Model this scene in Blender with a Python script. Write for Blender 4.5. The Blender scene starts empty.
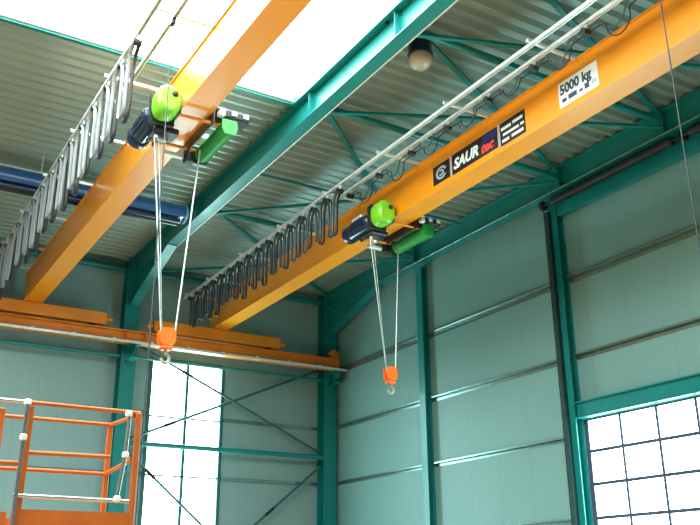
import bpy, math, random
from mathutils import Vector, Matrix
random.seed(4)
C = bpy.context.scene.collection
ZC = 1.6            # eye height: heights below are measured from the floor
PI = math.pi
def R(a): return math.radians(a)

# ------------------------------------------------------------------ helpers
class MB:
    """collects boxes, tubes, prisms and builds ONE mesh object"""
    def __init__(s): s.v = []; s.f = []; s.sm = []
    def add(s, vs, fs, smooth=False):
        b = len(s.v); s.v += [tuple(v) for v in vs]
        for f in fs: s.f.append([b+i for i in f]); s.sm.append(smooth)
        return s
    def box(s, x0, x1, y0, y1, z0, z1):
        vs = [(x, y, z) for z in (z0, z1) for y in (y0, y1) for x in (x0, x1)]
        return s.add(vs, [(0,2,3,1),(4,5,7,6),(0,1,5,4),(2,6,7,3),(0,4,6,2),(1,3,7,5)])
    def bbox(s, x0, x1, y0, y1, z0, z1, b=0.02):
        """box with its edges bevelled (octagonal in two directions)"""
        vs=[];
        def ring(z, i):
            X0,X1,Y0,Y1 = x0+i,x1-i,y0+i,y1-i
            return [(X0+b,Y0,z),(X1-b,Y0,z),(X1,Y0+b,z),(X1,Y1-b,z),(X1-b,Y1,z),(X0+b,Y1,z),(X0,Y1-b,z),(X0,Y0+b,z)]
        for z,i in ((z0,b),(z0+b,0),(z1-b,0),(z1,b)): vs += ring(z,i)
        fs=[tuple(range(7,-1,-1)), tuple(range(24,32))]
        for k in range(3):
            for j in range(8): fs.append((k*8+j, k*8+(j+1)%8, (k+1)*8+(j+1)%8, (k+1)*8+j))
        return s.add(vs, fs)
    def sweep(s, pts, prof, closed_caps=True, smooth=True, up=None):
        """sweep a closed profile [(a,b)] along pts"""
        pts=[Vector(p) for p in pts]; n=len(prof); vs=[]; fs=[]
        prev=None
        for i,p in enumerate(pts):
            t = (pts[min(i+1,len(pts)-1)]-pts[max(i-1,0)]).normalized()
            if up is not None: a = Vector(up)
            elif prev is None: a = Vector((0,0,1)) if abs(t.z)<.9 else Vector((1,0,0))
            else: a = prev
            a = (a - t*a.dot(t)).normalized(); prev=a; b = t.cross(a)
            vs += [p + a*q[0] + b*q[1] for q in prof]
        for i in range(len(pts)-1):
            for j in range(n): fs.append((i*n+j, i*n+(j+1)%n, (i+1)*n+(j+1)%n, (i+1)*n+j))
        s.add(vs, fs, smooth)
        if closed_caps:
            L=(len(pts)-1)*n
            s.add(vs[:n], [tuple(range(n-1,-1,-1))]); s.add(vs[L:], [tuple(range(n))])
        return s
    def tube(s, pts, r, n=10):
        return s.sweep(pts, [(r*math.cos(2*PI*k/n), r*math.sin(2*PI*k/n)) for k in range(n)])
    def bar(s, a, b, w, h):
        return s.sweep([a,b], [(h/2,w/2),(h/2,-w/2),(-h/2,-w/2),(-h/2,w/2)], smooth=False)
    def lathe(s, prof, o, axis='z', n=24):
        """prof [(r, t)] revolved about axis through o"""
        vs=[]; fs=[]
        for r,t in prof:
            for k in range(n):
                c,d = r*math.cos(2*PI*k/n), r*math.sin(2*PI*k/n)
                vs.append({'z':(c,d,t),'y':(c,t,d),'x':(t,c,d)}[axis])
        vs=[Vector(v)+Vector(o) for v in vs]
        for i in range(len(prof)-1):
            for k in range(n): fs.append((i*n+k, i*n+(k+1)%n, (i+1)*n+(k+1)%n, (i+1)*n+k))
        s.add(vs, fs, True)
        L=(len(prof)-1)*n
        if prof[0][0]>1e-4: s.add(vs[:n],[tuple(range(n))])
        if prof[-1][0]>1e-4: s.add(vs[L:],[tuple(range(n))])
        return s
    def prism(s, outline, axis, t0, t1):
        """extrude an outline [(a,b)] along an axis: x -> (y,z), y -> (x,z), z -> (x,y)"""
        n=len(outline)
        def P(a,b,t): return {'x':(t,a,b),'y':(a,t,b),'z':(a,b,t)}[axis]
        vs=[P(a,b,t0) for a,b in outline]+[P(a,b,t1) for a,b in outline]
        fs=[tuple(range(n-1,-1,-1)), tuple(range(n,2*n))]+[(j,(j+1)%n,n+(j+1)%n,n+j) for j in range(n)]
        return s.add(vs, fs)
    def build(s, name, mat, parent=None, loc=None):
        import bmesh
        me=bpy.data.meshes.new(name); off=Vector(loc) if loc else Vector((0,0,0))
        me.from_pydata([Vector(v)-off for v in s.v], [], s.f)
        for p,q in zip(me.polygons, s.sm): p.use_smooth=q
        bm=bmesh.new(); bm.from_mesh(me); bmesh.ops.recalc_face_normals(bm, faces=bm.faces); bm.to_mesh(me); bm.free()
        me.materials.append(mat)
        o=bpy.data.objects.new(name, me); C.objects.link(o)
        if parent: o.parent=parent
        elif loc: o.location=off
        return o
def tag(o, label=None, cat=None, group=None, kind=None):
    if label: o['label']=label
    if cat: o['category']=cat
    if group: o['group']=group
    if kind: o['kind']=kind
    return o
def thing(name, label, cat, loc=(0,0,0), group=None):
    o=bpy.data.objects.new(name, None); C.objects.link(o); o.location=loc; o.empty_display_size=.1
    return tag(o, label, cat, group)
def kids(o): return [c for c in bpy.data.objects if c.parent==o]
def copy_tree(o, parent=None):
    c=o.copy(); C.objects.link(c)
    if parent: c.parent=parent
    for ch in kids(o): copy_tree(ch, c)
    return c

# ------------------------------------------------------------------ materials
def nodes(name):
    m=bpy.data.materials.new(name); m.use_nodes=True
    nt=m.node_tree; return m, nt, nt.nodes['Principled BSDF']
def paint(name, col, rough=.4, metal=0, var=.12, scale=3, coat=0, bump=0, stretch=(1,1,1)):
    m,nt,b=nodes(name); N=nt.nodes.new; L=nt.links.new
    tc=N('ShaderNodeTexCoord'); mp=N('ShaderNodeMapping'); mp.inputs['Scale'].default_value=stretch
    L(tc.outputs['Object'], mp.inputs['Vector'])
    no=N('ShaderNodeTexNoise'); no.inputs['Scale'].default_value=scale; no.inputs['Detail'].default_value=5
    L(mp.outputs['Vector'], no.inputs['Vector'])
    mix=N('ShaderNodeMix'); mix.data_type='RGBA'
    mix.inputs['A'].default_value=(*[c*(1-var) for c in col],1); mix.inputs['B'].default_value=(*[min(1,c*(1+var)) for c in col],1)
    L(no.outputs['Fac'], mix.inputs['Factor']); L(mix.outputs['Result'], b.inputs['Base Color'])
    b.inputs['Roughness'].default_value=rough; b.inputs['Metallic'].default_value=metal
    b.inputs['Coat Weight'].default_value=coat; b.inputs['Coat Roughness'].default_value=.12
    if bump:
        bp=N('ShaderNodeBump'); bp.inputs['Strength'].default_value=bump; bp.inputs['Distance'].default_value=.02
        L(no.outputs['Fac'], bp.inputs['Height']); L(bp.outputs['Normal'], b.inputs['Normal'])
    return m
def panel_mat(name, col, axis):
    """sandwich panel: fine vertical micro-ribs, wider joints every metre"""
    m,nt,b=nodes(name); N=nt.nodes.new; L=nt.links.new
    tc=N('ShaderNodeTexCoord'); sp=N('ShaderNodeSeparateXYZ'); L(tc.outputs['Object'], sp.inputs['Vector'])
    def math_(op,a,bv):
        n=N('ShaderNodeMath'); n.operation=op
        if hasattr(a,'links'): L(a,n.inputs[0])
        else: n.inputs[0].default_value=a
        if hasattr(bv,'links'): L(bv,n.inputs[1])
        else: n.inputs[1].default_value=bv
        return n.outputs[0]
    u=sp.outputs['X' if axis=='x' else 'Y']
    rib=math_('SINE', math_('MULTIPLY', u, 2*PI/.20), 0)
    fr=math_('FRACT', u, 0); joint=math_('LESS_THAN', fr, .03)
    h=math_('SUBTRACT', math_('MULTIPLY', rib, .25), joint)
    bp=N('ShaderNodeBump'); bp.inputs['Strength'].default_value=.35; bp.inputs['Distance'].default_value=.012
    L(h, bp.inputs['Height']); L(bp.outputs['Normal'], b.inputs['Normal'])
    no=N('ShaderNodeTexNoise'); no.inputs['Scale'].default_value=.6; no.inputs['Detail'].default_value=6
    L(tc.outputs['Object'], no.inputs['Vector'])
    fac=math_('ADD', math_('MULTIPLY', no.outputs['Fac'], .7), math_('MULTIPLY', joint, -.5))
    mix=N('ShaderNodeMix'); mix.data_type='RGBA'
    mix.inputs['A'].default_value=(*[c*.88 for c in col],1); mix.inputs['B'].default_value=(*[c*1.08 for c in col],1)
    L(fac, mix.inputs['Factor']); L(mix.outputs['Result'], b.inputs['Base Color'])
    b.inputs['Roughness'].default_value=.45
    return m
def glow(name, col, strength, base=.8):
    """milky daylight pane"""
    m,nt,b=nodes(name); N=nt.nodes.new; L=nt.links.new
    tc=N('ShaderNodeTexCoord'); no=N('ShaderNodeTexNoise'); no.inputs['Scale'].default_value=.4
    L(tc.outputs['Object'], no.inputs['Vector'])
    mix=N('ShaderNodeMix'); mix.data_type='RGBA'
    mix.inputs['A'].default_value=(*[c*.95 for c in col],1); mix.inputs['B'].default_value=(*col,1)
    L(no.outputs['Fac'], mix.inputs['Factor']); L(mix.outputs['Result'], b.inputs['Emission Color'])
    b.inputs['Emission Strength'].default_value=strength
    b.inputs['Base Color'].default_value=(base,base,base,1); b.inputs['Roughness'].default_value=.2
    return m

SKY=10.0
M=dict(
 teal=paint('teal_paint',(.004,.215,.21),.38,var=.15,coat=.2),
 crane=paint('crane_yellow_orange',(.97,.32,.004),.36,var=.10,scale=1.2,coat=.3,stretch=(1,.4,1)),
 runway=paint('shaded_orange',(.80,.24,.012),.45,var=.2,scale=2),  # crane paint made darker: shade on the runway put into the colour
 lime=paint('lime_paint',(.20,.62,.02),.35,var=.08,coat=.3),
 drum=paint('drum_green',(.02,.30,.045),.4,var=.15,scale=8),
 navy=paint('navy_paint',(.010,.018,.05),.3,var=.2,coat=.3),
 black=paint('black_rubber',(.012,.013,.016),.55,var=.3,scale=9),
 grey=paint('lit_grey_cable',(.24,.26,.28),.65,var=.1,scale=9),  # paler grey imitates skylight sheen on the left cable loops
 dark=paint('dark_steel',(.03,.035,.04),.4,metal=.5,var=.3,scale=6),
 zinc=paint('galvanised_steel',(.80,.84,.84),.35,metal=.3,var=.2,scale=12),
 slate=paint('slate_cable',(.035,.05,.065),.45,var=.3,scale=9),
 track=paint('track_steel',(.02,.055,.055),.4,metal=.4,var=.3,scale=6),
 white=paint('white_paint',(.8,.82,.82),.4,var=.05),
 hook=paint('hook_orange',(.95,.14,.01),.4,var=.06),
 steel=paint('bright_steel',(.7,.7,.68),.28,metal=.9,var=.1,scale=15),
 rope=paint('wire_rope',(.55,.6,.6),.35,metal=.5,var=.25,scale=60),
 lift=paint('lift_orange',(.55,.13,.018),.42,var=.2,scale=5),
 tube=paint('chrome_tube',(.55,.55,.53),.25,metal=.9,var=.2,scale=10),
 blue=paint('blue_enamel',(.015,.09,.26),.3,var=.15,coat=.4),
 paleblue=paint('pale_blue_cap',(.25,.55,.75),.3,var=.1),
 deck=paint('trapezoidal_roof_sheet',(.28,.38,.355),.38,metal=.2,var=.15,scale=.8,stretch=(.3,1,1)),
 girt=paint('girt_grey_steel',(.30,.40,.38),.25,metal=.8,var=.2,scale=8),
 floor=paint('pale_concrete_floor',(.42,.30,.20),.55,var=.12,scale=.7,bump=.05),
 muntin=paint('window_bar_slate',(.07,.075,.13),.4,var=.15),
 frame=paint('window_frame_teal',(.03,.12,.12),.4,var=.15),
 lampglass=paint('lamp_globe',(.36,.33,.26),.25,var=.08),
 signblack=paint('sign_black',(.008,.008,.012),.4,var=.2),
 signwhite=paint('sign_white',(.82,.86,.88),.4,var=.04),
 signblue=paint('sign_blue',(.02,.02,.16),.4,var=.1),
 signred=paint('sign_red',(.75,.06,.05),.4,var=.08),
 signpale=paint('sign_pale_blue',(.40,.50,.62),.4,var=.1),
 ink=paint('sign_ink',(.02,.05,.09),.5,var=.1),
 skypane=glow('skylight_pane',(.84,1.0,.96),SKY),
 winpane=glow('window_pane',(.60,1.0,.98),13.0),
 gatepane=glow('gate_pane',(.62,1.0,.99),12.0),
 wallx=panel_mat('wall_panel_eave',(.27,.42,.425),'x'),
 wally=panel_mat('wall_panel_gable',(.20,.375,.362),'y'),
)

# ------------------------------------------------------------------ the hall
H=lambda z: z+ZC
G=12.95; YE=22.42; DECK=H(8.40)
# floor
tag(MB().box(-12,13.3,-3,22.8,-.2,0).build('floor',M['floor']),kind='structure')
# eave wall with its window opening
WX0,WX1,WZ0,WZ1=7.33,9.46,.9,H(5.80)
w=MB()
for a in ((-12,WX0,0,DECK),(WX1,13.2,0,DECK),(WX0,WX1,0,WZ0),(WX0,WX1,WZ1,DECK)): w.box(a[0],a[1],YE,YE+.15,a[2],a[3])
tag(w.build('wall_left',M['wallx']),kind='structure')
# gable wall with its gate opening
GY0,GY1,GZ=8.00,12.42,H(3.05)
w=MB()
for a in ((GY1,YE,0,DECK),(-3,GY0,0,DECK),(GY0,GY1,GZ,DECK)): w.box(G,G+.15,a[0],a[1],a[2],a[3])
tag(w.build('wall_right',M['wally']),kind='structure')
# roof deck: trapezoidal sheet, ribs run along the hall; opening for the skylight
SKX1,SKY0,SKY1=6.44,3.0,12.6
def sheet(mb,x0,x1,y0,y1,z,p=.275,d=.075):
    prof=[]; y=y0
    while y<y1-1e-6:
        for f,h in ((0,0),(.12,0),(.16,1),(.44,1)):
            yy=y+f/.56*p
            if yy<=y1: prof.append((yy,z+d*h))
        y+=p
    prof.append((y1,z))
    n=len(prof); vs=[(x,a,b) for x in (x0,x1) for a,b in prof]
    mb.add(vs,[(i,i+1,n+i+1,n+i) for i in range(n-1)])
    vs=[(x,a,z+.12) for x in (x0,x1) for a in (y0,y1)]
    mb.add(vs,[(0,1,3,2)])
d=MB()
sheet(d,-12,SKX1,SKY1,YE+.15,DECK); sheet(d,SKX1,13.1,-3,YE+.15,DECK); sheet(d,-12,SKX1,-3,SKY0,DECK)
tag(d.build('ceiling',M['deck']),kind='structure')
# skylight
sk=bpy.data.objects.new('window_2',None); C.objects.link(sk); sk.location=(-2.8,7.8,DECK); tag(sk,kind='structure')
def child(mb,name,mat,root): return mb.build(name,mat,root,loc=tuple(root.location))
child(MB().box(-12,SKX1,SKY0,SKY1,DECK+.13,DECK+.15),'pane',M['skypane'],sk)
child(MB().box(-12,SKX1,SKY1-.03,SKY1+.05,DECK-.07,DECK+.16).box(SKX1,SKX1+.06,SKY0,SKY1+.05,DECK-.07,DECK+.16).box(-12,SKX1,SKY0-.05,SKY0,DECK-.05,DECK+.16),'curb',M['teal'],sk)
child(MB().box(-12,SKX1-.002,SKY1-.07,SKY1-.032,DECK-.03,DECK+.10),'flashing',M['white'],sk)

# eave window
wn=bpy.data.objects.new('window_1',None); C.objects.link(wn); wn.location=(8.4,YE,WZ0); tag(wn,kind='structure')
f=MB(); t=.07
f.box(WX0-.02,WX0+t,YE-.05,YE+.1,WZ0,WZ1).box(WX1-t,WX1+.02,YE-.05,YE+.1,WZ0,WZ1)
f.box(WX0+t,WX1-t,YE-.05,YE+.1,WZ1-t,WZ1+.02).box(WX0+t,WX1-t,YE-.05,YE+.1,WZ0-.02,WZ0+t)
child(f,'frame',M['frame'],wn)
f=MB(); f.box(8.36,8.44,YE-.03,YE+.06,WZ0+t,WZ1-t)
child(f,'mullion',M['frame'],wn)
for z in (H(4.25),H(2.72),H(1.2)):
    child(MB().box(WX0+t,8.36,YE-.02,YE+.05,z-.02,z+.02).box(8.44,WX1-t,YE-.02,YE+.05,z-.02,z+.02),'glazing_bar',M['muntin'],wn)
child(MB().box(WX0+t,WX1-t,YE+.062,YE+.075,WZ0+t,WZ1-t),'pane',M['winpane'],wn)

# sectional gate
dr=bpy.data.objects.new('door_1',None); C.objects.link(dr); dr.location=(G+.05,(GY0+GY1)/2,0); tag(dr,kind='structure')
rows=[H(3.05)-.625*k for k in range(8)]; rows[-1]=0.02
for k in range(7):
    z1,z0=rows[k],rows[k+1]; s=MB()
    s.box(G+.01,G+.06,GY0,GY1,z0+.001,z0+.032).box(G+.01,G+.06,GY0,GY1,z1-.032,z1-.001)
    n=5
    for j in range(n+1):
        y=GY1-.05-(GY1-GY0-.1)*j/n; wv=.05 if j in (0,n) else .028
        s.box(G+.012,G+.058,y-wv,y+wv,z0+.028,z1-.028)
    so=child(s,'door_section',M['muntin'],dr)
    p=MB().box(G+.03,G+.042,GY0+.02,GY1-.02,z0+.028,z1-.028).build('pane',M['gatepane'],so,loc=tuple(dr.location))

# ------------------------------------------------------------------ steel frame
def ibeam_z(mb,cx,cy,z0,z1,w,dp,tf=.022,tw=.014,axis='y'):
    """upright I section; flanges face +-axis"""
    if axis=='y':
        mb.box(cx-w/2,cx+w/2,cy-dp/2,cy-dp/2+tf,z0,z1).box(cx-w/2,cx+w/2,cy+dp/2-tf,cy+dp/2,z0,z1).box(cx-tw/2,cx+tw/2,cy-dp/2+tf,cy+dp/2-tf,z0,z1)
    else:
        mb.box(cx-dp/2,cx-dp/2+tf,cy-w/2,cy+w/2,z0,z1).box(cx+dp/2-tf,cx+dp/2,cy-w/2,cy+w/2,z0,z1).box(cx-dp/2+tf,cx+dp/2-tf,cy-tw/2,cy+tw/2,z0,z1)
    return mb
RAFB,RAFT=H(7.85),DECK-.01
def column(cx,w,label,ztop=RAFT):
    t=thing('steel_column',label,'column',(cx,22.2,0),'teal portal frame columns')
    m=MB(); ibeam_z(m,cx,22.2,.03,ztop,w,.40)
    child(m,'shaft',M['teal'],t)
    child(MB().box(cx-w/2-.05,cx+w/2+.05,21.93,22.41,0,.03),'base_plate',M['teal'],t)
    # crane bracket
    b=MB().box(cx-.13,cx+.13,21.42,22.0,H(5.86),H(5.89)).box(cx-.11,cx+.11,21.44,22.0,H(5.52),H(5.54))
    b.prism([(21.46,H(5.70)),(22.0,H(5.54)),(22.0,H(5.86)),(21.46,H(5.86))],'x',cx-.012,cx+.012)
    child(b,'bracket',M['teal'],t)
    return t
column(6.60,.40,'teal steel column on the left wall between platform and tall window')
column(12.68,.42,'teal steel column standing in the corner where both walls meet')
def rafter(cx,label,y0=-2.9):
    t=thing('roof_rafter',label,'rafter',(cx,22.0,RAFB),'teal roof rafters')
    w=.25
    m=MB().box(cx-w/2,cx+w/2,y0,22.0,RAFB,RAFB+.022).box(cx-w/2,cx+w/2,y0,22.0,RAFT-.022,RAFT).box(cx-.008,cx+.008,y0,22.0,RAFB+.022,RAFT-.022)
    child(m,'beam',M['teal'],t)
    # haunch below the beam at the column
    h=MB().prism([(19.2,RAFB-.001),(21.998,RAFB-.80),(21.998,RAFB-.001)],'x',cx-.01,cx+.01)
    h.sweep([(cx,19.2,RAFB-.012),(cx,21.998,RAFB-.81)],[(.011,w/2),(.011,-w/2),(-.011,-w/2),(-.011,w/2)],smooth=False,up=(0,0,1))
    child(h,'haunch',M['teal'],t)
    for y in (17.4,12.05,9.3,7.2):
        for q in (-1,1): child(MB().box(*sorted((cx+q*.01,cx+q*.12)),y-.006,y+.006,RAFB+.023,RAFT-.023),'stiffener',M['teal'],t)
    return t
rafter(6.61,'large teal rafter along the skylight edge with pale lit side')
rafter(12.65,'teal rafter running along the top of the right gable wall')
# cable on the rafter's lower edge
tag(MB().tube([(6.755,y,RAFB+.012) for y in (21,15,9,3)],.018,8).build('conduit',M['zinc']),'thin pale conduit along the lower edge of the skylight rafter','conduit')

tag(MB().tube([(12.511,y,RAFB+.012) for y in (19.15,15,9,3)],.014,8).build('conduit',M['girt']),'thin added strip imitating light on the lower edge of the gable rafter','conduit')  # strip added to imitate light caught by the rafter's flange edge
# gable posts
def post(cy,label,w=.24,dp=.2):
    t=thing('gable_post',label,'post',(12.85,cy,0),'teal gable wall posts')
    child(ibeam_z(MB(),12.845,cy,.03,RAFB,w,dp,axis='x'),'shaft',M['teal'],t)
    child(MB().box(12.745,12.945,cy-.17,cy+.17,0,.03),'base_plate',M['teal'],t)
post(17.52,'slim teal post on the right wall between corner and gate')
post(12.545,'teal post on the right wall at the left jamb of the gate')

# wall girts
def girt_y(z,y0,y1,h=.11,dp=.10):
    return MB().prism([(G,z+h/2),(G-dp,z+h/2),(G-dp,z+h/2-.035),(G-dp+.012,z+h/2-.035),(G-dp+.012,z+h/2-.012),(G-.012,z+h/2-.012),(G-.012,z-h/2),(G,z-h/2)],'y',y0,y1)
k=1
for z,h in ((H(5.98),.15),(H(4.32),.12),(H(2.73),.10),(H(1.15),.10)):
    spans=[(17.65,21.98),(12.675,17.39)]
    if z>H(4): spans.append((-2.9,12.43))
    m=MB()
    for a,b in spans: m2=girt_y(z,a,b,h); m.add(m2.v,m2.f)
    tag(m.build('trim_%d'%k,M['girt']),kind='structure'); k+=1
for z in (H(4.30),H(2.72),H(1.15)):
    m=MB()
    for a,b in ((-11.9,6.39),(6.81,WX0-.03),(WX1+.03,12.46)): m.box(a,b,YE-.05,YE,z-.045,z+.045)
    tag(m.build('trim_%d'%k,M['girt']),kind='structure'); k+=1

# gate header, counter-shaft, vertical track
t=thing('gate_header','teal steel beam across the top of the white gate','beam',(12.86,10,H(3.06)))
child(MB().box(12.74,12.94,7.4,12.42,H(3.06),H(3.085)).box(12.74,12.94,7.4,12.42,H(3.36),H(3.385)).box(12.80,12.82,7.4,12.42,H(3.085),H(3.36)),'beam',M['teal'],t)
t=thing('shaft_beam','teal horizontal beam under the roof carrying the dark gate shaft','beam',(12.86,10,H(7.42)))
child(MB().box(12.78,12.94,2.0,12.42,H(7.42),H(7.70)),'beam',M['teal'],t)
SX,SZ=12.615,H(7.70)
t=thing('spring_shaft','dark gate spring shaft running along the top of the right wall','gate shaft',(SX,9,SZ))
child(MB().tube([(SX,12.72,SZ),(SX,2.0,SZ)],.03),'shaft',M['dark'],t)
for a,b in ((12.35,9.2),(8.8,5.0)):
    pr=[(.04,b),(.085,b)]
    for q in range(int((a-b)/.12)): pr+=[(.086,b+.05+.12*q),(.097,b+.08+.12*q),(.086,b+.11+.12*q)]
    pr+=[(.085,a),(.04,a)]
    child(MB().lathe(pr,(SX,0,SZ),'y',14),'spring',M['black'],t)
child(MB().lathe([(.03,12.62),(.11,12.62),(.11,12.70),(.03,12.70)],(SX,0,SZ),'y',18),'cable_drum',M['dark'],t)
for y in (9.0,4.0): child(MB().box(SX-.03,12.779,y-.03,y+.03,SZ-.05,SZ+.05),'bearing',M['dark'],t)
t=thing('gate_track','dark vertical gate track standing against the gate post','door track',(12.68,12.68,0))
child(MB().box(12.65,12.743,12.575,12.587,0,H(7.55)).box(12.65,12.662,12.587,12.66,0,H(7.55)).box(12.731,12.743,12.587,12.66,0,H(7.55)),'channel',M['track'],t)
for q in range(21):
    child(MB().lathe([(.012,12.592),(.030,12.60),(.030,12.615),(.012,12.62)],(12.70,0,.4+.4*q),'y',10),'roller',M['zinc'],t)
child(MB().tube([(12.66,12.69,.1),(12.66,12.69,H(7.6))],.012,6),'lift_cable',M['black'],t)

# roof struts and X bracing between the rafters
ny=[22.2,17.4,12.05,9.3,7.2]
nm=['at the eave near the corner column','nearest the blue tube end','beside the skylight corner','by the round lamp','nearest the camera']
x0,x1=6.70,12.48
for i,y in enumerate(ny[1:4]):
    tag(MB().tube([(x0,y,H(8.12)),(x1,y,H(8.12))],.065,12).build('roof_strut',M['teal'],loc=None),'teal tubular roof strut '+nm[i+1],'strut','roof struts between the two rafters')
tag(MB().tube([(6.82,22.2,H(8.10)),(12.45,22.2,H(8.10))],.085,12).build('eave_strut',M['teal']),'teal eave strut between the two columns under the roof edge','strut','eave struts')
tag(MB().tube([(-11.5,22.2,H(8.10)),(6.38,22.2,H(8.10))],.085,12).build('eave_strut',M['teal']),'teal eave strut left of the column behind the left yellow girder','strut','eave struts')
tag(MB().tube([(x0,15.3,H(8.22)),(x1,15.3,H(8.22))],.03,8).build('roof_strut',M['teal']),'thin dark roof tie midway between two thicker teal struts','strut','roof struts between the two rafters')
pan=['nearest the eave','over the festoon loops','beside the skylight corner','by the round lamp']
for i in range(4):
    a,b=ny[i],ny[i+1]
    if i==0: a=21.9
    tag(MB().bar((x0,a,H(8.00)),(x1,b,H(8.00)),.07,.05).build('roof_brace',M['teal']),'teal diagonal roof brace running toward the gable, in the panel '+pan[i],'brace','diagonal roof braces')
    tag(MB().bar((x0,b,H(8.27)),(x1,a,H(8.27)),.09,.06).build('roof_brace',M['teal']),'teal diagonal roof brace running toward the left wall, in the panel '+pan[i],'brace','diagonal roof braces')
# wall bracing between the columns
tag(MB().tube([(6.82,22.06,H(3.44)),(12.45,22.06,H(3.44))],.065,12).build('wall_strut',M['teal']),'teal horizontal strut crossing the tall window between two columns','strut')
tag(MB().tube([(-11.5,22.06,H(5.66)),(6.38,22.06,H(5.66))],.05,10).build('wall_rail',M['teal']),'dark teal rail under the runway beam left of the column','rail','rails under the runway')
tag(MB().tube([(6.82,22.0,H(5.66)),(12.45,22.0,H(5.66))],.045,10).build('wall_rail',M['teal']),'dark teal rail under the runway beam above the tall window','rail','rails under the runway')
def rod(a,b,label,off):
    t=thing('brace_rod',label,'brace',a,'wall bracing rods')
    child(MB().tube([a,b],.036,8),'rod',M['frame'],t)
    A,B=Vector(a),Vector(b); d_=(B-A).normalized(); c=A+(B-A)*off
    child(MB().tube([c-d_*.16,c+d_*.16],.045,10),'turnbuckle',M['dark'],t)
rod((6.82,22.12,H(6.05)),(12.45,22.12,H(3.55)),'bracing rod sloping down to the right across the window top',.26)
rod((6.82,22.17,H(3.56)),(12.45,22.17,H(6.02)),'bracing rod rising to the right from window to corner column top',.19)
rod((6.82,22.12,H(3.22)),(12.45,22.12,.15),'bracing rod sloping down to the right across the lower window panes',.11)
rod((6.82,22.17,.15),(12.45,22.17,H(3.20)),'bracing rod rising to the middle of the corner column',.72)

# ------------------------------------------------------------------ crane runway
RY=21.62
t=thing('crane_runway_beam','long orange crane runway beam along the left wall','runway beam',(0,RY,H(5.90)))
child(MB().box(-11.5,12.75,RY-.15,RY+.15,H(5.90),H(5.922)).box(-11.5,12.75,RY-.15,RY+.15,H(6.188),H(6.21)).box(-11.5,12.75,RY-.01,RY+.01,H(5.922),H(6.188)),'beam',M['runway'],t)
child(MB().box(-11.5,12.75,RY-.03,RY+.03,H(6.21),H(6.245)),'rail',M['dark'],t)
child(MB().box(12.52,12.56,RY-.14,RY+.14,H(6.21),H(6.50)).box(12.56,12.75,RY-.02,RY+.02,H(6.25),H(6.48)).lathe([(.05,12.42),(.06,12.47),(.06,12.52)],(0,RY,H(6.40)),'x',14),'end_stop',M['runway'],t)
for x in (-5.6,.5,6.35,6.85): child(MB().box(x-.008,x+.008,RY-.14,RY-.011,H(5.923),H(6.187)),'stiffener',M['runway'],t)
t=thing('conductor_rail','pale conductor rail hung along the underside of the orange runway beam','conductor rail',(0,21.40,H(5.9)))
child(MB().box(-11.5,12.9,21.385,21.425,H(5.86),H(5.92)),'rail',M['zinc'],t)
for i in range(25): x=-11+i; child(MB().box(x-.03,x+.03,21.37,21.44,H(5.85),H(5.945)),'hanger',M['white'],t)

# ------------------------------------------------------------------ cranes
def text_mesh(s,size,mat,name,parent,x,y,z,bold=0,shear=0,sx=1):
    """text on a face looking toward -x; y,z = left end of the base line"""
    cu=bpy.data.curves.new(name,'FONT'); cu.body=s; cu.size=size; cu.offset=bold; cu.shear=shear; cu.extrude=.001; cu.resolution_u=3
    to=bpy.data.objects.new(name,cu); C.objects.link(to); bpy.context.view_layer.update()
    me=bpy.data.meshes.new_from_object(to.evaluated_get(bpy.context.evaluated_depsgraph_get()))
    bpy.data.objects.remove(to); bpy.data.curves.remove(cu)
    M4=Matrix(((0,0,-1,x),(-sx,0,0,y),(0,1,0,z),(0,0,0,1))); me.transform(M4)
    me.materials.clear(); me.materials.append(mat)
    o=bpy.data.objects.new(name,me); C.objects.link(o); o.parent=parent
    me.transform(Matrix.Translation(-Vector(root_of(parent).location)))
    return o
def root_of(o):
    while o.parent: o=o.parent
    return o
GB,GT=H(6.60),H(7.37)
def crane(cx,label,armys):
    t=thing('crane_girder',label,'crane',(cx,RY,H(6.245)),'yellow crane girders')
    w=.19
    g=MB().box(cx-w,cx-w+.012,-1,21.75,GB+.018,GT-.018).box(cx+w-.012,cx+w,-1,21.75,GB+.018,GT-.018)
    g.box(cx-.215,cx+.215,-1,21.75,GB,GB+.018).box(cx-.215,cx+.215,-1,21.75,GT-.018,GT).box(cx-w+.012,cx+w-.012,21.73,21.75,GB+.018,GT-.018)
    child(g,'girder',M['crane'],t)
    e=MB().bbox(cx-1.85,cx+1.85,RY-.12,RY+.12,H(6.29),GB-.001,.015)
    ec=child(e,'end_carriage',M['runway'],t)
    for q in (-1,1):
        xx=cx+q*1.5
        MB().lathe([(.03,RY-.06),(.10,RY-.06),(.10,RY-.045),(.075,RY-.04),(.075,RY+.04),(.10,RY+.045),(.10,RY+.06),(.03,RY+.06)],(xx,0,H(6.32)),'y',18).build('wheel',M['dark'],ec,loc=tuple(t.location))
        MB().lathe([(.05,min(q*1.851,q*2.02)),(.065,min(q*1.851,q*2.02)+.03),(.065,max(q*1.851,q*2.02)-.03),(.05,max(q*1.851,q*2.02))],(cx,RY,H(6.45)),'x',14).build('buffer',M['runway'],ec,loc=tuple(t.location))
    # festoon arms and the two C rails they carry
    for y in armys:
        a=MB().box(cx-1.16,cx-.216,y-.025,y+.025,GT-.03,GT+.01).box(cx-.216,cx+.05,y-.025,y+.025,GT+.001,GT+.011)
        child(a,'festoon_arm',M['zinc'],t)
    for xr in (cx-1.08,cx-.78):
        z1=GT-.031
        prof=[(xr-.03,z1),(xr+.03,z1),(xr+.03,z1-.05),(xr+.012,z1-.05),(xr+.012,z1-.043),(xr+.023,z1-.043),(xr+.023,z1-.007),(xr-.023,z1-.007),(xr-.023,z1-.043),(xr-.012,z1-.043),(xr-.012,z1-.05),(xr-.03,z1-.05)]
        child(MB().prism(prof,'y',-.5,21.5),'festoon_rail',M['zinc'],t)
    return t
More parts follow.
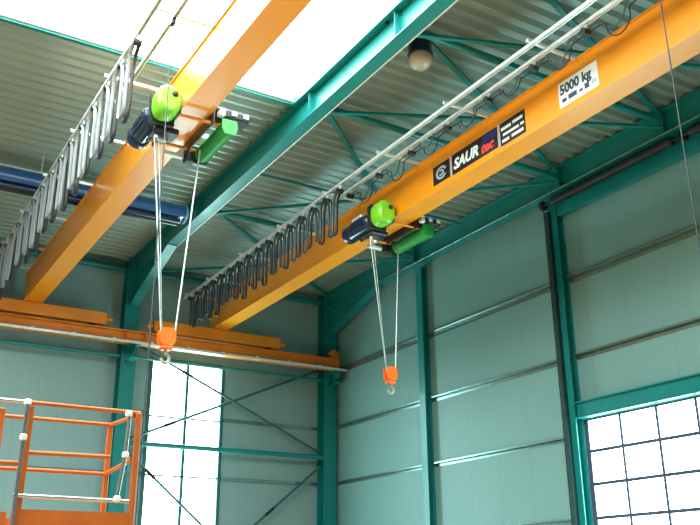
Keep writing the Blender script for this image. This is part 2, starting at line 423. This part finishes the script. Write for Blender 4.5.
ys=[21.3,19.8,17.8,15.8,13.8,11.8,9.8,7.8,5.8,3.8,1.8]
c1=crane(3.96,'left yellow crane girder passing under the white skylight',ys)
c2=crane(8.92,'right yellow crane girder carrying black and white sign plates',ys)

# signs on the right girder
fx=8.92-.19
def plate(name,y1,y0,z0,z1,mat,label,border=None):
    o=child(MB().box(fx-.006,fx,y0,y1,H(z0),H(z1)),name,mat,c2); tag(o,label); return o
def bits(par,name,mat,rects):
    m=MB()
    for ya,yb,za,zb in rects: m.box(fx-.009,fx-.006,min(ya,yb),max(ya,yb),H(za),H(zb))
    return m.build(name,mat,par,loc=tuple(c2.location))
p=plate('logo_plate',11.42,10.93,6.74,7.10,M['signblack'],'black plate with a pale round emblem')
m=MB()
for r0,r1,a0,a1 in ((.085,.125,20,330),(.03,.06,-150,140)):
    for i in range(16):
        A=[R(a0+(a1-a0)*(i+q)/16) for q in (0,1)]
        o=[(11.175-r*math.cos(a)*1.25,H(6.92)+r*math.sin(a)) for a,r in ((A[0],r0),(A[1],r0),(A[1],r1),(A[0],r1))]
        m.prism(o,'x',fx-.009,fx-.006)
m.build('emblem',M['signpale'],p,loc=tuple(c2.location))
child(MB().box(fx-.005,fx,10.875,10.915,H(6.73),H(7.12)),'divider',M['signpale'],c2)
p=plate('name_plate',10.86,9.64,6.73,7.11,M['signblack'],'long black plate with white and red lettering')
text_mesh('SAUR',.27,M['signwhite'],'lettering',p,fx-.0075,10.82,H(6.82),.011,.25,1.02)
bits(p,'blue_field',M['signblue'],[(10.02,9.66,6.955,7.09)])
text_mesh('tec',.25,M['signred'],'red_lettering',p,fx-.0085,10.07,H(6.79),.010,.3,1.0)
child(MB().box(fx-.005,fx,9.585,9.63,H(6.72),H(7.12)),'divider',M['signpale'],c2)
p=plate('address_plate',9.57,8.97,6.70,7.11,M['signblack'],'black plate with three rows of pale lettering')
bits(p,'lettering_row',M['signwhite'],[(9.54-.0,9.30,6.965,7.02),(9.26,9.02,6.98,7.035),(9.5,9.12,6.86,6.905),(9.08,9.0,6.87,6.91),(9.53,9.36,6.75,6.80),(9.3,9.02,6.755,6.805)])
p=plate('capacity_plate',8.21,7.42,6.72,7.14,M['signwhite'],'white load plate reading 5000 kg')
text_mesh('5000 kg',.225,M['ink'],'lettering',p,fx-.0075,8.18,H(6.93),.009,0,.88)
bits(p,'lettering_row',M['ink'],[(8.15,8.06,6.79,6.85),(8.02,7.85,6.79,6.87),(7.80,7.73,6.80,6.84),(7.69,7.60,6.79,6.88)])
bits(p,'pale_row',M['signpale'],[(7.55,7.46,6.80,6.87)])

# ------------------------------------------------------------------ hoists (local: girder centre line, flange bottom at z = 0)
def make_hoist():
    t=thing('rope_hoist','',"hoist",(0,0,0))
    B=lambda mb,n,m_,p=t: mb.build(n,m_,p)
    # gear cover: rounded lime hood
    m=MB(); o=[]; gx,gz=-.43,.05
    for k in range(28):
        a=2*PI*k/28; cx_=math.copysign(abs(math.cos(a))**.75,math.cos(a))*.185; cz_=math.copysign(abs(math.sin(a))**.75,math.sin(a))*.235
        o.append((cx_+gx,cz_+gz))
    def ring(s,y): return [((x-gx)*s+gx,y,(z-gz)*s+gz) for x,z in o]
    rs=[ring(.72,-.64),ring(.92,-.62),ring(1,-.56),ring(1,-.34),ring(.95,-.30),ring(.8,-.28)]
    vs=sum(rs,[]); n=28; fs=[]
    for i in range(len(rs)-1):
        for j in range(n): fs.append((i*n+j,i*n+(j+1)%n,(i+1)*n+(j+1)%n,(i+1)*n+j))
    m.add(vs,fs,True); m.add(rs[0],[tuple(range(n))]); m.add(rs[-1],[tuple(range(n))])
    gc=B(m,'gear_cover',M['lime'])
    B(MB().lathe([(.02,-.665),(.045,-.66),(.045,-.641)],(gx+.06,0,gz+.08),'y',14),'cover_cap',M['dark'],gc)
    B(MB().prism([(-.60,-.20),(-.235,-.20),(-.225,.24),(-.26,.29),(-.56,.29),(-.62,.24)],'y',-.279,-.21),'gear_plate',M['black'])
    # motor with fins
    mx,mz=-.49,-.02
    m=MB().lathe([(.10,-.209),(.155,-.20),(.165,-.1),(.165,.46),(.155,.50),(.155,.54)],(mx,0,mz),'y',24)
    for q in range(16):
        a=2*PI*q/16; c,s_=math.cos(a),math.sin(a)
        m.bar((mx+c*.173,-.05,mz+s_*.173),(mx+c*.173,.42,mz+s_*.173),.012,.03)
    mo=B(m,'motor',M['navy'])
    B(MB().lathe([(.165,.541),(.18,.57),(.18,.68),(.12,.73),(.04,.74)],(mx,0,mz),'y',24),'fan_cover',M['navy'],mo)
    B(MB().bbox(mx-.09,mx+.06,.10,.44,mz+.18,mz+.24,.012),'terminal_box',M['zinc'],mo)
    # trolley: side plates with wheels on the lower flange, cross ties below it
    for q in (-1,1):
        x=q*.265
        tp=B(MB().bbox(x-.018,x+.018,-.60,.60,-.14,.16,.008),'trolley_plate',M['dark'])
        for y in (-.42,.42): B(MB().lathe([(.03,-.018),(.06,-.018),(.06,.018),(.03,.018)],(q*.228,y,.081),'x',16),'wheel',M['steel'],tp)
    for y in (-.50,.46): B(MB().tube([(-.58,y,-.10),(.52,y,-.10)],.026,10),'cross_tie',M['runway'])
    B(MB().bbox(-.50,-.10,-.16,.16,-.24,-.145,.02),'sheave_carrier',M['dark'])
    B(MB().lathe([(.03,-.02),(.11,-.02),(.09,0),(.11,.02),(.03,.02)],(-.33,0,-.26),'y',20),'return_sheave',M['steel'])
    # rope drum on the other side
    dx,dz,dr_=.50,-.17,.125
    prof=[(.05,-.62),(dr_,-.62)]
    for q in range(26): prof+=[(dr_-.006,-.60+q*.04),(dr_+.004,-.58+q*.04)]
    prof+=[(dr_,.44),(.05,.44)]
    B(MB().lathe(prof,(dx,0,dz),'y',24),'rope_drum',M['drum'])
    B(MB().prism([(dx-.15,dz+.13),(dx+.12,dz+.13),(dx+.15,dz),(dx+.10,dz-.14),(dx-.10,dz-.14),(dx-.15,dz-.04)],'y',.445,.49),'drum_plate',M['black'])
    B(MB().prism([(dx-.13,dz+.11),(dx+.11,dz+.11),(dx+.13,dz),(dx+.09,dz-.12),(dx-.09,dz-.12),(dx-.13,dz-.04)],'y',-.66,-.625),'drum_plate',M['drum'])
    B(MB().bbox(.30,.84,-.62,-.30,.0,.13,.02),'control_box',M['black'])
    for q in range(3): B(MB().bbox(.34+.19*q,.43+.19*q,-.636,-.621,.045,.12,.004),'box_label',M['white'])
    B(MB().bbox(.30,.40,-.70,-.60,-.04,.04,.012),'limit_switch',M['white'])
    B(MB().bbox(.30,.50,.18,.40,.0,.09,.012),'relay_box',M['white'])
    B(MB().bbox(-.08,.26,.60,.68,-.20,-.13,.012),'frame_bar',M['white'])
    B(MB().bbox(.265,.42,.52,.68,-.26,-.06,.015),'frame_end',M['black'])
    return t
hoist=make_hoist()
hb=None
def make_hook():
    t=thing('hook_block','','hook',(0,0,0))
    B=lambda mb,n,m_,p=t: mb.build(n,m_,p)
    for q in (-1,1):
        o=[(.115*math.copysign(abs(math.cos(2*PI*k/24))**.6,math.cos(2*PI*k/24)),.125*math.copysign(abs(math.sin(2*PI*k/24))**.6,math.sin(2*PI*k/24))+.02) for k in range(24)]
        B(MB().prism(o,'y',min(q*.045,q*.072),max(q*.045,q*.072)),'side_plate',M['hook'])
    B(MB().lathe([(.02,-.04),(.105,-.04),(.085,0),(.105,.04),(.02,.04)],(0,0,.03),'y',24),'sheave',M['hook'])
    B(MB().bbox(-.085,.085,-.08,.08,-.17,-.11,.02),'crossbar',M['hook'])
    pts=[(0,0,-.171),(0,0,-.22)]
    for k in range(13):
        a=R(90-k*22.5); pts.append((.055*math.cos(a),0,-.285+.065*math.sin(a)))
    m=MB(); n=10; vs=[]; 
    m.tube(pts,.024,10)
    B(m,'hook',M['lampglass'])
    return t
hook=make_hook()
def rope(par,a,b,r=.011): return MB().tube([a,b],r,6).build('rope',M['rope'],par)
def place_hoist(first,cx,cy,zh,lab,hlab):
    t=hoist if first else copy_tree(hoist); t.location=(cx,cy,GB); t['label']=lab; t['group']='rope hoists under the girders'
    h=hook if first else copy_tree(hook); h.location=(cx-.03,cy,zh); h['label']=hlab; h['group']='hook blocks'
    return t
h2=place_hoist(False,8.92,13.2,H(3.66),'lime green rope hoist under the right girder with the signs','orange hook block hanging in front of the right wall')
h1=place_hoist(True,3.96,11.4,H(3.25),'lime green rope hoist under the left girder below the skylight','orange hook block hanging above the tall window')
for t,z in ((h1,H(3.26)-GB),(h2,H(3.68)-GB)):
    rope(t,(-.115,0,z+.05),(-.43,0,-.28),.012); rope(t,(-.095,.02,z+.05),(-.36,0,-.30),.008); rope(t,(.085,0,z+.05),(.38,.22,-.20),.014)

# ------------------------------------------------------------------ festoon cables and their trolleys
ORD=['first','second','third','fourth','fifth','sixth','seventh','eighth','ninth','tenth','eleventh','twelfth','thirteenth','fourteenth','fifteenth','sixteenth','seventeenth']
def make_trolley():
    t=thing('cable_trolley','','cable trolley',(0,0,0))
    MB().bbox(-.011,.011,-.05,.05,-.10,.02,.004).build('hanger',M['zinc'],t)
    MB().lathe([(.05,-.06),(.05,.06)],(0,0,-.135),'x',16).build('saddle',M['black'],t)
    for y in (-.035,.035): MB().lathe([(.004,-.02),(.014,-.02),(.014,.02),(.004,.02)],(0,y,.021),'x',10).build('wheel',M['steel'],t)
    return t
trol=make_trolley()
def ribbon(pts,w,th,off):
    return MB().sweep([(p[0]+off,p[1],p[2]) for p in pts],[(w/2,th/2),(w/2,-th/2),(-w/2,-th/2),(-w/2,th/2)],smooth=True,up=(1,0,0))
used=[False]
def festoon(xr,y0,n,pitch,drop,side,who,seed,wd,pm,pl):
    rnd=random.Random(seed); z=GT-.105
    c=thing('festoon_cable','black and pale flat cables hanging in loops beside the '+side,'cable',(xr,y0,z),'festoon cables')
    for i in range(n+1):
        t=trol if not used[0] else copy_tree(trol); used[0]=True
        t.location=(xr,y0+i*pitch,z+.05); t['label']=ORD[i]+' cable trolley counted from the near end on the '+who; t['group']='festoon trolleys on the '+who
        if i==n: break
        ya,yb=y0+i*pitch+.05,y0+(i+1)*pitch-.05
        for off,mat,dd,ll in ((-.035,pm,0,pl),(.045,M['black'],.10,'black cable loop')):
            D=drop+dd*rnd.uniform(-.6,1)+rnd.uniform(-.06,.06); pts=[]
            sk_=rnd.uniform(-.03,.03); w2=(yb-ya)/2; ym=(ya+yb)/2
            for k in range(25):
                s=-1+2*k/24
                # hanging loop: nearly upright strands, round at the bottom
                r_=w2*.42; a_=abs(s)
                if a_<.3: ang=a_/.3*PI/2; yy=ym+math.copysign(r_*math.sin(ang),s); zz=z-.08-D+r_*(1-math.cos(ang))
                else:
                    q=(a_-.3)/.7; yy=ym+math.copysign(r_+(w2-r_)*q**9,s); zz=z-.08-(D-r_)*(1-q)
                pts.append((xr+sk_*(1-abs(s)),yy,zz))
            tag(child(ribbon(pts,wd,.014,off),'cable_loop',mat,c),ll)
festoon(2.88,10.45,15,.70,1.05,'left girder','left crane',3,.05,M['grey'],'grey cable loop painted paler for skylight sheen')
festoon(7.84,13.25,15,.52,.84,'right girder','right crane',8,.05,M['slate'],'dark slate cable loop')
festoon(8.14,6.0,7,1.05,.20,'right girder between pendant and hoist','inner rail of the right crane',5,.014,M['slate'],'dark slate cable loop')

# pendant control cables
def pendant(x,y,ztop,zbot,label,side=0):
    t=thing('pendant_control',label,'control cable',(x,y,zbot),'pendant controls')
    child(MB().tube([(x,y,ztop),(x+.01,y,(ztop+zbot)/2),(x,y,zbot+.28)],.009,8),'cable',M['slate'],t)
    child(MB().bbox(x-.05,x+.05,y-.04,y+.04,zbot,zbot+.28,.015),'control_box',M['hook'],t)
    for k in range(4): child(MB().lathe([(.014,-.055),(.014,-.041)],(x,y,zbot+.06+.055*k),'y',10),'button',M['black'],t)
    child(MB().bbox(x-.03,x+.03,y-.06,y+.06,ztop-.04,ztop+.04,.01),'cable_slider',M['dark'],t)
pendant(3.18,9.85,GT-.115,.95,'thin black pendant cable hanging left of the tall window')
pendant(8.14,5.80,GT-.115,1.1,'thin dark pendant cable hanging in front of the right girder')

# ------------------------------------------------------------------ lamp, blue tube
t=thing('high_bay_lamp','round pale lamp with dark housing hanging beside the skylight rafter','lamp',(7.2,9.62,H(7.86)))
lx,ly,lz=7.2,9.62,H(7.90)
child(MB().lathe([(.03,.50),(.03,.30)],(lx,ly,lz-.0),'z',12),'rod',M['dark'],t)
child(MB().lathe([(.06,.36),(.15,.34),(.19,.26),(.19,.12),(.21,.06)],(lx,ly,lz),'z',24),'housing',M['navy'],t)
child(MB().lathe([(.165,.059),(.19,.02),(.195,-.05),(.17,-.12),(.11,-.17),(.03,-.185)],(lx,ly,lz),'z',28),'globe',M['lampglass'],t)
child(MB().box(6.55,7.25,ly-.03,ly+.03,lz+.44,lz+.47),'bracket',M['dark'],t)

t=thing('tube_heater','long blue tube shaped hood hanging under the roof behind the left girder','heater',(2,17.1,H(7.7)))
hx0,hx1,hy,hz=-6,6.08,17.1,H(7.72)
o=[(hy+.24*math.cos(R(a)),hz+.22*math.sin(R(a))) for a in range(-35,216,10)]
child(MB().prism(o,'x',hx0,hx1),'hood',M['blue'],t)
child(MB().lathe([(.22,hx1+.001),(.20,hx1+.05),(.12,hx1+.09),(.02,hx1+.10)],(0,hy,hz+.02),'x',24),'end_cap',M['paleblue'],t)
for q in (-.09,.09): child(MB().tube([(hx0,hy+q,hz-.19),(hx1-.1,hy+q,hz-.19)],.055,12),'burner_tube',M['navy'],t)
child(MB().tube([(hx0,hy-.02,hz+.26),(hx1-.3,hy-.02,hz+.26)],.03,8),'support_rail',M['zinc'],t)
for x in range(-5,7,2): child(MB().box(x-.012,x+.012,hy+.012,hy+.03,hz+.21,DECK),'hanger',M['zinc'],t)

# ------------------------------------------------------------------ scissor lift platform
t=thing('scissor_lift','orange scissor lift platform with tubular guard rails at lower left','lift',(1.1,8.4,0))
X0,X1,YA,YB=-.2,2.505,8.0,8.78
Zt=H(1.535); Zd=H(.42)
L=lambda mb,n,m_,p=t: mb.build(n,m_,p,loc=tuple(t.location))
dk=L(MB().box(X0,X1,YA,YB,Zd-.12,Zd),'deck',M['lift'])
tb=MB().box(1.50,X1,YA-.035,YA-.001,Zd-.12,H(.625)).box(1.50,X1,YB+.001,YB+.03,Zd-.1,H(.60)).box(X1+.001,X1+.03,YA,YB,Zd-.1,H(.60))
L(tb,'toe_board',M['lift'])
L(MB().box(X0,1.47,YA-.012,YA-.001,Zd-.12,H(.60)).box(X0,1.47,YB+.001,YB+.015,Zd-.1,H(.58)),'toe_board',M['lift'])
def tubep(pts,m_,n='guard_rail',r=.019): return L(MB().tube(pts,r,10),n,M[m_])
# front rails
tubep([(1.56,YA,Zt),(X1+.05,YA,Zt-.005)],'lift'); tubep([(1.56,YA,H(1.10)),(2.30,YA,H(1.11))],'lift')
tubep([(1.50,YA-.02,H(.735)),(2.50,YA-.02,H(.725))],'tube')
tubep([(X0,YA,Zt-.005),(1.54,YA,Zt)],'tube'); 
tubep([(X0,YA+.03,H(1.45)),(1.36,YA+.03,H(1.455))],'lift'); tubep([(X0,YA+.03,H(1.01)),(1.54,YA+.03,H(1.01))],'lift')
# back rails
tubep([(X0,YB,Zt),(X1,YB,Zt)],'lift'); tubep([(X0,YB,H(1.05)),(X1,YB,H(1.05))],'lift')
tubep([(X1,YA,Zt-.04),(X1,YB,Zt)],'lift'); tubep([(X1,YA,H(1.10)),(X1,YB,H(1.05))],'lift')
# posts
def postp(x,y,z0,z1,m_,w=.022): return L(MB().bbox(x-w,x+w,y-w*.8,y+w*.8,z0,z1,.006),'rail_post',M[m_])
pp=L(MB().bar((1.515,YA-.05,Zd),(1.525,YA-.05,Zt-.01),.05,.03),'rail_post',M['tube'])
L(MB().bar((1.56,YA,Zd),(1.575,YA,Zt-.03),.04,.04),'rail_post',M['lift'])
postp(1.34,YA+.03,Zd,H(1.46),'lift'); postp(X1+.03,YA-.02,Zd-.3,Zt-.01,'lift',.026); postp(X1-.0,YB,Zd,Zt-.02,'lift',.026)
postp(X0+.05,YA,Zd,Zt,'lift'); postp(X0+.05,YB,Zd,Zt,'lift')
L(MB().tube([(2.44,YA-.05,Zt-.01),(2.43,YA-.05,H(1.15)),(2.38,YA-.05,H(.72))],.02,10),'gate_bar',M['tube'])
for x,y,z in ((1.525,YA-.05,Zt-.01),(2.43,YA-.05,Zt-.03),(2.43,YA-.05,H(1.13)),(2.385,YA-.05,H(.74)),(1.52,YA-.06,H(1.22))): L(MB().bbox(x-.028,x+.028,y-.028,y+.028,z-.028,z+.028,.01),'clamp',M['white'])
# scissor pack and chassis (below the picture)
for y in (YA+.12,YB-.12):
    for k in range(2):
        z0=.55+.62*k; z1=z0+.62
        for xa,xb in ((.1,2.2),(2.2,.1)): L(MB().bar((xa,y+(.03 if xa<1 else -.03),z0),(xb,y+(.03 if xa<1 else -.03),z1),.05,.1),'scissor_arm',M['dark'])
L(MB().bbox(0,2.3,YA+.03,YB-.03,.22,.54,.03),'chassis',M['lift'])
for x in (.35,1.95):
    for y in (YA+.02,YB-.14): L(MB().lathe([(.05,0),(.19,0),(.20,.03),(.20,.09),(.19,.12),(.05,.12)],(x,y,.20),'y',20),'wheel',M['black'])
L(MB().box(.1,2.2,YA+.1,YB-.1,1.74,Zd-.121),'platform_frame',M['dark'])

# ------------------------------------------------------------------ light, camera, view
W=bpy.data.worlds.new('World'); bpy.context.scene.world=W; W.use_nodes=True
bg=W.node_tree.nodes['Background']; bg.inputs['Color'].default_value=(.72,.95,1.0,1); bg.inputs['Strength'].default_value=.15
cam=bpy.data.cameras.new('Camera'); co=bpy.data.objects.new('Camera',cam); C.objects.link(co)
cam.sensor_width=36; cam.lens=872.8/700*36; cam.clip_start=.05; cam.clip_end=300
yaw,pit,rol=R(31.316),R(20.318),R(-.403)
fw=Vector((math.sin(yaw)*math.cos(pit),math.cos(yaw)*math.cos(pit),math.sin(pit)))
rt=Vector((math.cos(yaw),-math.sin(yaw),0)); up=rt.cross(fw)
r2=rt*math.cos(rol)+up*math.sin(rol); u2=-rt*math.sin(rol)+up*math.cos(rol)
co.matrix_world=Matrix(((r2.x,u2.x,-fw.x,0),(r2.y,u2.y,-fw.y,0),(r2.z,u2.z,-fw.z,ZC),(0,0,0,1)))
sc=bpy.context.scene; sc.camera=co
vs=sc.view_settings; vs.view_transform='Standard'; vs.look='None'; vs.exposure=0.18; vs.gamma=1; vs.use_curve_mapping=False
